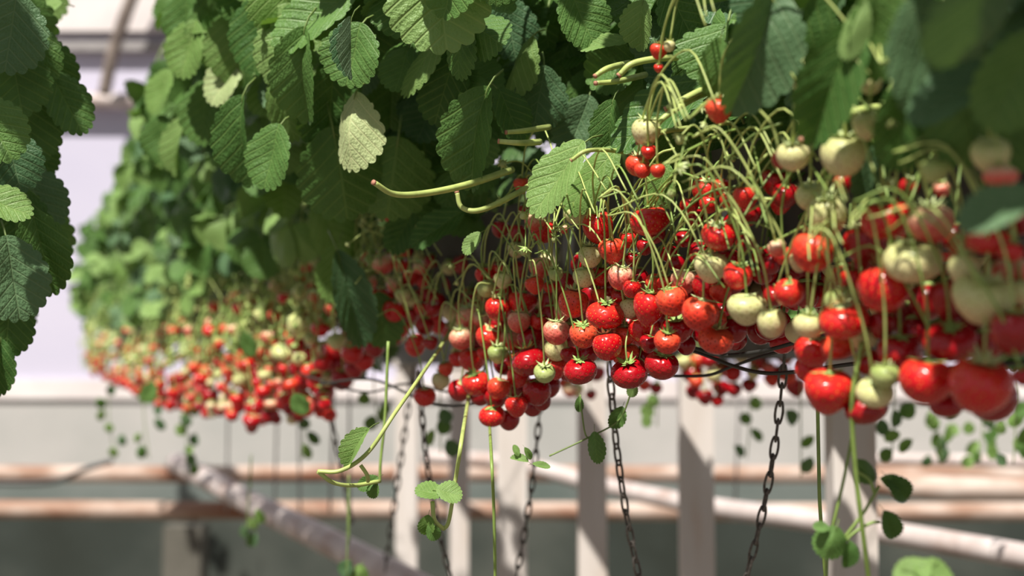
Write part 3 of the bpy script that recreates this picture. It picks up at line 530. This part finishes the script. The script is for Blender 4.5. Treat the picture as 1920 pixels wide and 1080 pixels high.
def region(x, y):
    if x >= 1480: n = 'right foreground cluster'; y1, y2 = 440, 600
    elif x >= 1240: n = 'cluster right of centre'; y1, y2 = 440, 580
    elif x >= 1060: n = 'centre cluster'; y1, y2 = 460, 600
    elif x >= 845: n = 'left half of centre cluster'; y1, y2 = 540, 650
    elif x >= 620: n = 'blurred cluster left of centre'; y1, y2 = 540, 640
    elif x >= 480: n = 'blurred middle cluster'; y1, y2 = 600, 700
    else: n = 'far blurred left cluster'; y1, y2 = 660, 720
    return n, ('upper' if y < y1 else 'middle' if y < y2 else 'lower')
ORD = ['leftmost', 'second from left', 'third from left', 'fourth from left', 'fifth from left', 'sixth from left', 'seventh from left', 'eighth from left', 'ninth from left', 'tenth from left', 'eleventh from left', 'twelfth from left', 'thirteenth from left', 'fourteenth from left', 'fifteenth from left', 'sixteenth from left']
HID = [q for q in ALL if q[5] == 2]; ALL = [q for q in ALL if q[5] < 2]
cells = {}
for q in ALL: cells.setdefault((region(q[0], q[1]), q[4]), []).append(q)
for (rg, ty), l in cells.items():
    l.sort(key=lambda q: q[0])
    for i, q in enumerate(l):
        q.append('%s strawberry, %s of its kind, %s %s' % (TYN[ty], 'only one' if len(l) == 1 else ORD[i] if i < len(l) - 1 or len(l) < 3 else 'rightmost', rg[1], rg[0]))
SPECIAL = {(796, 744): 'lone ripe red strawberry hanging clear at the lower left of the centre cluster', (1838, 724): 'very large heart-shaped red strawberry at the bottom of the right foreground cluster', (1218, 413): 'wide glossy red strawberry topping the centre cluster on a pale stalk',
 (1133, 593): 'wide glossy red strawberry in the middle of the centre cluster beside a small green fruit', (1712, 489): 'large pale peach unripe strawberry between big red ones in the right foreground', (1842, 564): 'largest curved cream strawberry near the right edge', (1552, 735): 'big glossy red strawberry lowest beside the trailing stem, right foreground',
 (1400, 580): 'plump cream seedy strawberry just above the black wires', (1385, 518): 'smooth blurred orange-red strawberry in front of cream ones, right of centre', (923, 779): 'lowest glossy red strawberry at the bottom tip of the centre cluster', (1665, 410): 'large shiny red strawberry at the top of the right foreground cluster', (1581, 562): 'small green-capped pale strawberry sitting on a red one, right foreground',
 (1550, 405): 'egg-shaped cream strawberry left of the big shiny red one', (1582, 293): 'round green-white strawberry hanging high at right below the long leaf', (978, 348): 'small orange-pink strawberry alone under the cut leaf stalks', (1348, 207): 'misshapen orange strawberry high up beside the long dark leaf', (1212, 247): 'pale cream strawberry resting on the sunlit leaf above the stalks', (1235, 97): 'topmost orange strawberry among the leaves near the top edge',
 (737, 406): 'single red strawberry just under the dark hanging leaves', (777, 638): 'red strawberry on its own branch left of the centre cluster'}
for (sx, sy), lab in SPECIAL.items(): min(ALL, key=lambda q: (q[0] - sx) ** 2 + (q[1] - sy) ** 2)[8] = lab

# fruit trusses: the berries near one another share a node on a stalk from the crown
nodes = {}
for q in ALL:
    x, y = q[0], q[1]; w_ = max(45, 130 / q[6]); nodes.setdefault((round(x / w_), round(y / (w_ * 0.9))), []).append(q)
def make_truss(par, P0, P1, r0, r1, mat_, n=9, bow=0.5, name='fruit_stalk'):
    d = P1 - P0; mid1 = P0 + d * 0.35 + Vector((0, 0, d.length * bow * 0.45)) - CF * 0.01; mid2 = P0 + d * 0.75 + Vector((0, 0, d.length * bow * 0.25))
    pts = curve([P0, mid1, mid2, P1], n // 2 + 1); k = len(pts); b = MB(); b.tube([q - par.location for q in pts], [r0 + (r1 - r0) * i / k for i in range(k)], 6)
    return link(name, b.mesh(name, mat_), par)
berries = []; trusses = []
for key, qs in nodes.items():
    mx = sum(q[0] for q in qs) / len(qs); my = min(q[1] - q[3] for q in qs); mz = min(q[6] for q in qs); near = 1.3 / mz
    node = P(mx + U_(15, 50) * near, my - U_(25, 70) * near, mz + U_(0.02, 0.05))
    par = near_plant(mx); q0 = (mx + U_(70, 200) * near, my - U_(120, 240) * near)
    q0 = (q0[0], max(q0[1], min(my - 40, 250 if mx > 1000 else 330)))
    anchor = P(q0[0], q0[1], zrow(q0[0]) + (0.20 if mx > 1400 else 0.10))
    if R_() < (0.8 if mx < 1450 else 0.45): trusses.append((make_truss(par, anchor, node, 0.0015, 0.0009, random.choice((M_STEM, M_STEM_Y, M_STEM)), 9, U_(.1, .5)), par, node, anchor, mz))
    for q in qs: q.append(node)
PED = [random.Random(5).random() for _ in range(9)]
cnt = 0
def make_berry(c, rx, ry, ty, lab, node, group, lod, kind=None):
    global cnt; cnt += 1
    rnd = random.Random(cnt * 31 + 3); asp = ry / rx
    if kind is None: kind = 1 if asp < 0.8 else (rnd.choice((0, 0, 2)) if asp < 1.0 else rnd.choice((2, 3)))
    H = [0.86, 0.76, 1.02, 1.08][kind]
    tiltx, tilty = rnd.uniform(0.0, .62), rnd.uniform(-.3, .2)
    if ty in 'G' : tiltx = rnd.uniform(.1, .8)
    Rm = Matrix.Rotation(tilty, 3, 'Y') @ Matrix.Rotation(tiltx, 3, 'X')
    sz = ry / H; top = c + Rm @ Vector((0, 0, ry * 0.86))
    e = link('strawberry', None); e.location = top; tag(e, lab, 'strawberry', group)
    body = Rm.to_4x4() @ Matrix.Diagonal((rx, rx, sz, 1)) @ Matrix.Rotation(rnd.uniform(0, 6.28), 4, 'Z')
    link('fruit', fruit(ty, kind, lod), e, Matrix.Translation(c - top) @ body)
    cs = min(rx, ry) * (1.2 if ty in 'GW' else 1.08)
    link('calyx', CALYX[(3 if ty in 'GWP' or rnd.random() < .4 else 0) + rnd.randrange(3)], e, Matrix.Translation(Rm @ Vector((0, 0, rx * 0.05))) @ Rm.to_4x4() @ Matrix.Rotation(rnd.uniform(0, 6.28), 4, 'Z') @ Matrix.Scale(cs, 4))
    if node is not None:
        up = Rm @ Vector((0, 0, 1)); g = node - top; L = min(g.length, 0.12); gd = g.normalized() * L
        pts = curve([Vector((0, 0, 0)), up * L * 0.3 + gd * 0.12, up * L * 0.42 + gd * 0.55, gd], 5)
        k = len(pts); b = MB(); b.tube(pts, [0.00105 - 0.0003 * i / k for i in range(k)], 6)
        link('stem', b.mesh('stem', rnd.choice((M_STEM, M_STEM_Y, M_STEM_Y))), e)
    return e
vis = [q for q in ALL]
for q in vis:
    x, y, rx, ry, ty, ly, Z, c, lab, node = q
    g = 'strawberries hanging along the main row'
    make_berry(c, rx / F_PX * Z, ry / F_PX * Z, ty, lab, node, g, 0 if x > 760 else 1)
SEC.sort(key=lambda q: q[0]); Dc = {}
for x, y, r, ty in SEC:
    Z = 2.35 + U_(-.05, .05); k = Dc.get(ty, 0); Dc[ty] = k + 1
    lab = '%s blurred strawberry, %s of its kind, row behind the wires' % (TYN[ty], ORD[k])
    make_berry(P(x, y, Z), r / F_PX * Z, r * .9 / F_PX * Z, ty, lab, P(x + 8, 655, Z + .05), 'strawberries of the second row', 1)
print('berries', cnt)

b = MB()
def lump(v, r, mi): b.ball(v, r, mi, 12, 9, r * U_(.85, 1.1), Matrix.Rotation(U_(-.4, .4), 3, 'X')); b.ball(v + Vector((0, 0, r * .88)), r * .6, 3, 8, 4, r * .22); b.tube([v + Vector((0, 0, r * .9)), v + Vector((.01, .01, r + .05))], .001, 5, 4)
for q in HID: lump(q[7], (q[2] + q[3]) / 2 / F_PX * q[6], 0)
for k in range(420):
    x = U_(640, 2000); y = U_(455, 640) - (60 if x > 1500 else 0) + (30 if 850 < x < 1100 else 0); Z = zrow(x) + U_(.20, .38); lump(P(x, y, Z), U_(.011, .016), random.choice((0, 0, 1, 0, 2)))
tag(link('background_strawberries', b.mesh('background_strawberries', [BM['D'], BM['R'], BM['W'], M_CALYX, M_STEM_D])), 'shaded strawberries packed behind the front ones on the far side of the row', 'strawberries', kind='stuff')
# small green fruitlets and flower remnants on side branches
def fruitlet_mesh(s):
    b = MB(); rnd = random.Random(s); b.ball((0, 0, -0.5), 0.62, 1, 10, 8, 0.7); calyx_arr(b, Vector((0, 0, 0.05)), 1.15, rnd, 0, [-.2, -.5, .5][s % 3]); return b.mesh('fruitlet', [M_CALYX_P if s % 2 else M_CALYX, BM['G']])
FRL = [fruitlet_mesh(s) for s in range(4)]
for (tr, par, node, anchor, mz) in trusses:
    n_ = random.choice((2, 3, 4, 5)) if mz < 1.7 else random.choice((0, 1, 2))
    for k in range(n_):
        f = U_(0.3, 1.0); st = anchor.lerp(node, f) + Vector((0, 0, (1 - f) * .02)); near = 1.3 / mz
        en = st + Vector((U_(-.05, .015), U_(-.03, .0), U_(-.045, .02)))
        b = MB(); pts = curve([st, st.lerp(en, .5) + Vector((0, 0, .012)), en], 4); b.tube([q - par.location for q in pts], 0.0008, 5)
        br = link('side_stalk', b.mesh('side_stalk', random.choice((M_STEM, M_STEM_Y))), tr)
        s = U_(0.0040, 0.0072); M4 = Matrix.Translation(en - par.location) @ Matrix.Rotation(U_(-.9, .9), 4, 'X') @ Matrix.Rotation(U_(-.9, .9), 4, 'Y') @ Matrix.Scale(s, 4)
        link('fruitlet', random.choice(FRL), tr, M4)
# extra long arching stalks over the centre cluster
for k in range(30):
    x1 = U_(900, 1420); y1 = U_(380, 560) - max(0, x1 - 1250) * .15; Z1 = zrow(x1) - U_(.02, .06); x0 = x1 + U_(60, 210); y0 = max(230, y1 - U_(60, 180))
    par = near_plant(x1); make_truss(par, P(x0, y0, zrow(x0) + U_(.0, .1)), P(x1, y1, Z1 + .03), 0.0013, 0.0008, random.choice((M_STEM, M_STEM_Y, M_STEM_D)), 9, U_(.15, .5))
for k in range(8):
    x1 = U_(1480, 1900); y1 = U_(380, 560); Z1 = zrow(x1) + U_(-.03, .03); x0 = x1 + U_(-60, 120); y0 = y1 - U_(120, 220)
    par = near_plant(x1); make_truss(par, P(x0, y0, zrow(x0) + .06), P(x1, y1, Z1), 0.0012, 0.0009, M_STEM, 9, .12)

# far end of the row: too many and too small to count
b = MB(); mats = [BM['R'], BM['D'], BM['O'], BM['P'], BM['W'], M_CALYX_P, M_CALYX]
for k in range(520):
    x = U_(165, 620); yb = 700 + min(90, max(0, x - 170) * 0.45) - (abs(x - 400) < 60) * 15; yt = 610 - max(0, x - 250) * 0.35
    y = yt + (yb - yt) * R_() ** 0.75
    Z = zrow(x) + U_(.0, .16); r = U_(.010, .0145); mi = random.choice([0, 0, 1, 1, 2, 3, 4] if y > (yt + yb) / 2 else [0, 2, 3, 4, 4, 5, 5])
    v = P(x, y, Z); b.ball(v, r, mi, 9, 7, r * U_(.85, 1.15)); b.ball(v + Vector((0, 0, r * .9)), r * .7, 6, 6, 4, r * .25)
tag(link('distant_strawberries', b.mesh('distant_strawberries', mats)), 'blurred mass of tiny red and cream strawberries at the far left end', 'strawberries', kind='stuff')
b = MB()
for k in range(560):
    x = U_(150, 700); yt = 590 - max(0, x - 250) * 0.30; y = yt + U_(-50, 110); Z = zrow(x) - U_(-.02, .08); v = P(x, y, Z); u = P(x + U_(5, 60), y - U_(15, 70), Z + U_(0, .1))
    b.tube(curve([u, u.lerp(v, .5) + Vector((0, 0, .012)), v, v - Vector((0, 0, U_(.01, .03)))], 3), U_(.0008, .0019), 4, random.randrange(2), False)
    if R_() < .55: b.ball(v - Vector((0, 0, .02)), U_(.004, .008), random.choice((0, 1)), 6, 5)
tag(link('fruit_stalks', b.mesh('fruit_stalks', [M_STEM_Y, M_STEM])), 'tangle of thin yellow-green fruit stalks above the blurred left clusters', 'stalks', kind='stuff')

# foliage of the far side of the row and of the row behind it
P2 = []
for Z_, lab in ((1.5, 'mostly hidden strawberry plant of the row behind, right'), (2.3, 'mostly hidden strawberry plant of the row behind, centre'), (3.2, 'mostly hidden strawberry plant of the row behind, left')):
    e = plant(0, .78, 1.61, lab, Z_); P2.append((PIX(e.location)[0], e))
for k in range(110):
    x = U_(600, 2050); y = U_(330, 600); Z = zrow(x) * 1.3 + .35 + U_(0, .2); t = Vector((U_(-.8, .5), U_(-.5, .2), U_(-1.1, -.1))); n = Vector((U_(-.7, .1), U_(-1, -.3), U_(.1, 1.3))); sz = U_(.05, .065)
    e = min(P2, key=lambda a: abs(a[0] - x))[1]; link('leaf', tri(random.choice('gggb'), random.randrange(5)), e, local(e, orient(P(x, y, Z), t, n, sz, sz)))
for k in range(60):
    x = U_(640, 2000); y = U_(360, 560); Z = zrow(x) + U_(.36, .5); fill_leaf(x, y, Z, U_(.045, .06), 'gggb')

for k in range(80):
    x = U_(190, 720); y = U_(430, 600 + min(90, max(0, x - 190) * .5)); fill_leaf(x, y, zrow(x) * 1.06 + U_(.28, .45), U_(.045, .055), 'gggb')

# ------------------------------------------------------------------ wires and chains
def wire(pts, r, label, n=8):
    b = MB(); b.tube(curve([P(*q) for q in pts], n), r, 8); return tag(link('support_wire', b.mesh('support_wire', M_WIRE)), label, 'wire', 'black support wires under the row')
wire([(1180, 630, 1.40), (1294, 651, 1.36), (1352, 666, 1.33), (1430, 658, 1.28), (1500, 640, 1.25), (1620, 610, 1.20)], .0021, 'uppermost black wire curving beneath the cluster right of centre')
wire([(1200, 640, 1.45), (1298, 658, 1.42), (1375, 686, 1.38), (1430, 699, 1.33), (1492, 697, 1.29), (1620, 680, 1.2), (1760, 672, 1.12)], .0021, 'middle black wire crossing behind the lower row of berries, right of centre')
wire([(1150, 700, 1.55), (1270, 705, 1.50), (1330, 703, 1.46), (1376, 686, 1.42), (1460, 660, 1.36), (1600, 640, 1.3)], .0018, 'lowest black wire rising behind the chain top, right of centre')
wire([(1780, 690, 1.0), (1880, 682, .97), (1990, 676, .93)], .0019, 'short black wire at the right edge beside the big red berry')
wire([(600, 720, 1.95), (700, 712, 1.85), (811, 758, 1.75), (900, 756, 1.7), (1000, 740, 1.65)], .0018, 'black wire looping under the left half of the centre cluster')
wire([(560, 700, 2.1), (680, 735, 2.0), (760, 720, 1.95), (840, 735, 1.85)], .0018, 'black wire in the gap left of the centre cluster')
lb = MB(); pts = []
for k in range(24):
    a = 2 * math.pi * k / 24; pts.append(Vector((0.0042 * math.cos(a), 0, 0.0135 * math.sin(a) + (0.0 if 1 else 0))))
for p_ in pts: p_.z = math.copysign(min(abs(p_.z) * 1.12, 0.0132), p_.z)
lb.tube(pts + [pts[0]], 0.00155, 7, 0, False); LINK = lb.mesh('link', M_CHAIN)
def chain(a, b_, label, sag=0.0, scale=1.0):
    a, b_ = P(*a), P(*b_); e = link('chain', None); e.location = a; tag(e, label, 'chain', 'rusty chains hanging under the row')
    d = b_ - a; n = int(d.length / (0.0205 * scale)); X = Vector((1, 0, 0))
    for i in range(n):
        t = (i + .5) / n; q = d * t + Vector((sag * math.sin(math.pi * t), 0, 0)); tz = (d + Vector((sag * math.pi * math.cos(math.pi * t), 0, 0))).normalized()
        M3 = tz.to_track_quat('Z', 'Y').to_matrix().to_4x4(); rot = (0.35 if i % 2 else 1.92) + U_(-.15, .15)
        link('link', LINK, e, Matrix.Translation(q) @ M3 @ Matrix.Rotation(rot, 4, 'Z') @ Matrix.Scale(scale, 4))
chain((1472, 655, 1.42), (1392, 1110, 1.50), 'right chain of the front pair, slanting down to the left below the black wires', .008)
chain((1142, 680, 1.50), (1204, 1110, 1.55), 'left chain of the front pair, slanting down to the right below the centre cluster', -.006)
chain((1016, 720, 1.85), (962, 1110, 1.95), 'blurred chain over the post under the centre cluster, slanting left', .006, 1.0)
chain((786, 700, 1.80), (852, 1110, 1.9), 'chain descending past the round-leaved runner left of centre', -.01, 1.0)
chain((776, 690, 2.3), (722, 1070, 2.4), 'faint blurred chain left of the narrow post, slanting left', .0, 1.1)
chain((612, 740, 2.3), (660, 980, 2.4), 'most blurred chain, below the middle cluster', .0, 1.1)

# ------------------------------------------------------------------ runners hanging below
def runner(pts_list, leaves, label, r=.0014, m=M_STEM, name='runner'):
    o = P(*pts_list[0][0]); e = link(name, None); e.location = o; tag(e, label, 'runner', 'plant runners hanging below the rows')
    for pl in pts_list:
        b = MB(); b.tube([q - o for q in curve([P(*q) for q in pl], 8)], r if len(pl) > 2 else r * .8, 6); link('stem', b.mesh('stem', m), e)
    for lf in leaves: leaf_px(*lf, par=e)
    return e
runner([[(880, 540, 1.80), (838, 630, 1.66), (790, 703, 1.36), (740, 775, 1.26), (690, 848, 1.25), (640, 882, 1.25), (596, 884, 1.25)], [(596, 884, 1.25), (625, 905, 1.26), (665, 910, 1.28), (712, 902, 1.3)], [(676, 872, 1.27), (688, 890, 1.27), (690, 902, 1.28)]],
       [(664, 838, 1.25, 90, 44, 128, .8, -.3, 0, 'y', 1), (690, 905, 1.3, 44, 26, 150, .2, 0, 0, 'g', 0), (700, 918, 1.3, 36, 22, 100, .2, 0, 0, 'g', 1)], 'pale green runner arching down to the left with one folded leaf', .0022, M_STEM_Y)
runner([[(728, 640, 1.5), (722, 780, 1.5), (714, 860, 1.5), (712, 905, 1.5)]], [], 'straight thin runner hanging down left of the arching one', .0019)
runner([[(892, 640, 1.85), (880, 735, 1.66), (868, 810, 1.27), (854, 900, 1.26), (842, 975, 1.26), (832, 992, 1.26)], [(832, 992, 1.26), (815, 975, 1.25), (811, 940, 1.25)]],
       [(806, 921, 1.24, 54, 42, 195, 1.3, 0, 0, 'y', 0), (842, 923, 1.24, 50, 46, 12, 1.0, 0, 0, 'y', 0), (800, 985, 1.25, 40, 30, 100, .2, 0, 0, 'y', 1), (812, 998, 1.25, 34, 26, 60, .3, 0, 0, 'g', 1)], 'runner with a bright round two-lobed leaf under the centre cluster', .0022, M_STEM_Y)
runner([[(908, 660, 1.85), (916, 770, 1.64), (921, 850, 1.3), (926, 960, 1.3), (929, 1110, 1.32)]], [], 'long straight green runner dropping from the tip of the centre cluster', .0018)
runner([[(1190, 700, 1.35), (1180, 745, 1.36), (1158, 790, 1.37), (1100, 822, 1.36), (1030, 855, 1.35)], [(1088, 740, 1.35), (1092, 780, 1.35), (1098, 815, 1.36), (1110, 826, 1.36)]],
       [(1117, 840, 1.35, 62, 32, 85, .0, -.2, 0, 'g', 3), (1158, 783, 1.37, 46, 30, 115, 0, 0, 0, 'g', 1), (1086, 758, 1.35, 30, 16, 90, 0, 0, 0, 'g', 1), (1186, 732, 1.35, 26, 20, 110, .3, 0, 0, 'y', 0), (1015, 872, 1.34, 34, 14, 8, .9, 0, 0, 'y', 0), (975, 860, 1.34, 34, 16, 200, .9, 0, 0, 'y', 1), (990, 850, 1.34, 26, 12, 60, .5, 0, 0, 'y', 1), (968, 845, 1.34, 22, 12, 250, .5, 0, 0, 'y', 1)],
       'thin vine with small dark leaves tangled on the left front chain', .0009, M_STEM_D)
runner([[(1530, 600, 1.25), (1535, 860, 1.25), (1538, 960, 1.25), (1550, 1110, 1.27)]], [], 'straight thin runner left of the wide right post', .0018, M_STEM)
runner([[(1616, 640, .95), (1600, 730, .95), (1598, 800, .96), (1606, 900, .97), (1618, 1000, .98), (1632, 1110, 1.0)]], [], 'long thick runner dropping past the big lowest red strawberry at right', .0019, M_STEM)
runner([[(1612, 620, 1.08), (1604, 760, 1.03), (1590, 860, 1.0), (1568, 960, 1.0), (1552, 1030, 1.01), (1548, 1110, 1.02)], [(1562, 1040, 1.0), (1588, 1002, 1.0), (1620, 960, 1.0), (1648, 912, 1.0)], [(1575, 1025, 1.0), (1600, 1000, 1.0), (1630, 982, 1.0), (1650, 978, 1.0)], [(1640, 925, 1.0), (1630, 900, 1.0), (1605, 882, 1.0)]],
       [(1624, 884, 1.0, 56, 36, 50, -.2, .3, 0, 'g', 3), (1686, 915, 1.0, 62, 40, 45, -.1, .2, 0, 'g', 1), (1672, 905, 1.0, 46, 30, 20, .3, 0, 0, 'g', 1), (1670, 985, 1.0, 60, 38, 65, .1, 0, 0, 'g', 1), (1558, 1018, .99, 66, 60, 110, 0, -.2, 0, 'g', 3), (1592, 1040, .99, 54, 32, 92, .1, .2, 0, 'g', 1), (1540, 988, .99, 30, 20, 190, .5, 0, 0, 'g', 0)],
       'leafy runner with several dark green leaves at lower right', .0013, M_STEM)
runner([[(1700, 1200, .85), (1720, 1120, .86), (1736, 1082, .86)]], [(1752, 1078, .86, 84, 62, 15, .9, 0, 0, 'y', 0), (1712, 1076, .86, 74, 60, 150, .9, 0, 0, 'y', 0)], 'light green ribbed leaf rising from the bottom edge at lower right', .0014, M_STEM)
LN = [('blurred leafy runner below the far left end of the row', 205, 720, 215, 860, 3.2, 6), ('blurred leafy runner second from the far left', 268, 730, 280, 860, 3.1, 5), ('blurred bright leafy runner over the rusty rail joint', 350, 740, 350, 890, 3.0, 8), ('blurred runner with pale leaves in front of the diagonal pipe', 470, 960, 462, 1020, 2.6, 4), ('blurred dark-leaved runner under the middle cluster', 566, 780, 566, 860, 2.6, 3),
      ('blurred runner in the gap near the blurred chain', 700, 740, 712, 800, 2.4, 4), ('blurred dark-leaved runner behind the left slanting chain', 826, 770, 826, 850, 2.2, 4), ('blurred small-leaved runner behind the two front chains', 1236, 740, 1232, 800, 2.5, 3), ('blurred leafy runner between the right front chain and straight runner', 1404, 740, 1400, 860, 2.6, 4), ('blurred runner with a drooping leaf above the pale pipe', 1500, 760, 1502, 895, 2.3, 3),
      ('blurred leafy runner right of the wide post', 1680, 760, 1672, 860, 2.2, 6), ('blurred leafy runner below the large heart-shaped strawberry', 1760, 770, 1765, 870, 2.7, 10), ('blurred leafy runner near the right edge', 1840, 780, 1838, 870, 2.7, 10), ('blurred leafy runner at the right edge', 1905, 760, 1900, 870, 2.2, 7), ('blurred pale runner low at the bottom left of centre', 655, 1060, 650, 1090, 2.0, 3), ('blurred runner at the lower middle left', 570, 700, 574, 760, 2.9, 3)]
for lab, x0, y0, x1, y1, Z, n in LN:
    rnd = random.Random(lab); lv = []
    for k in range(n):
        f = (k + .5) / n; s = 74 / Z; lv.append((x0 + (x1 - x0) * f + rnd.uniform(-26, 26), y0 + (y1 - y0) * f, Z + rnd.uniform(-.03, .03), s * rnd.uniform(.75, 1.1), s * rnd.uniform(.55, .9), rnd.uniform(40, 140), rnd.uniform(-.1, .8), rnd.uniform(-.4, .4), 0, rnd.choice('gyyb'), rnd.randrange(4)))
    runner([[(x0, 640 if y0 < 900 else y0 - 40, Z), (x0 + rnd.uniform(-4, 4), (690 + y1) / 2, Z), (x1, y1, Z)]], lv, lab, .0012, M_STEM_D)
print('leaves', NL, 'objects', len(bpy.data.objects))
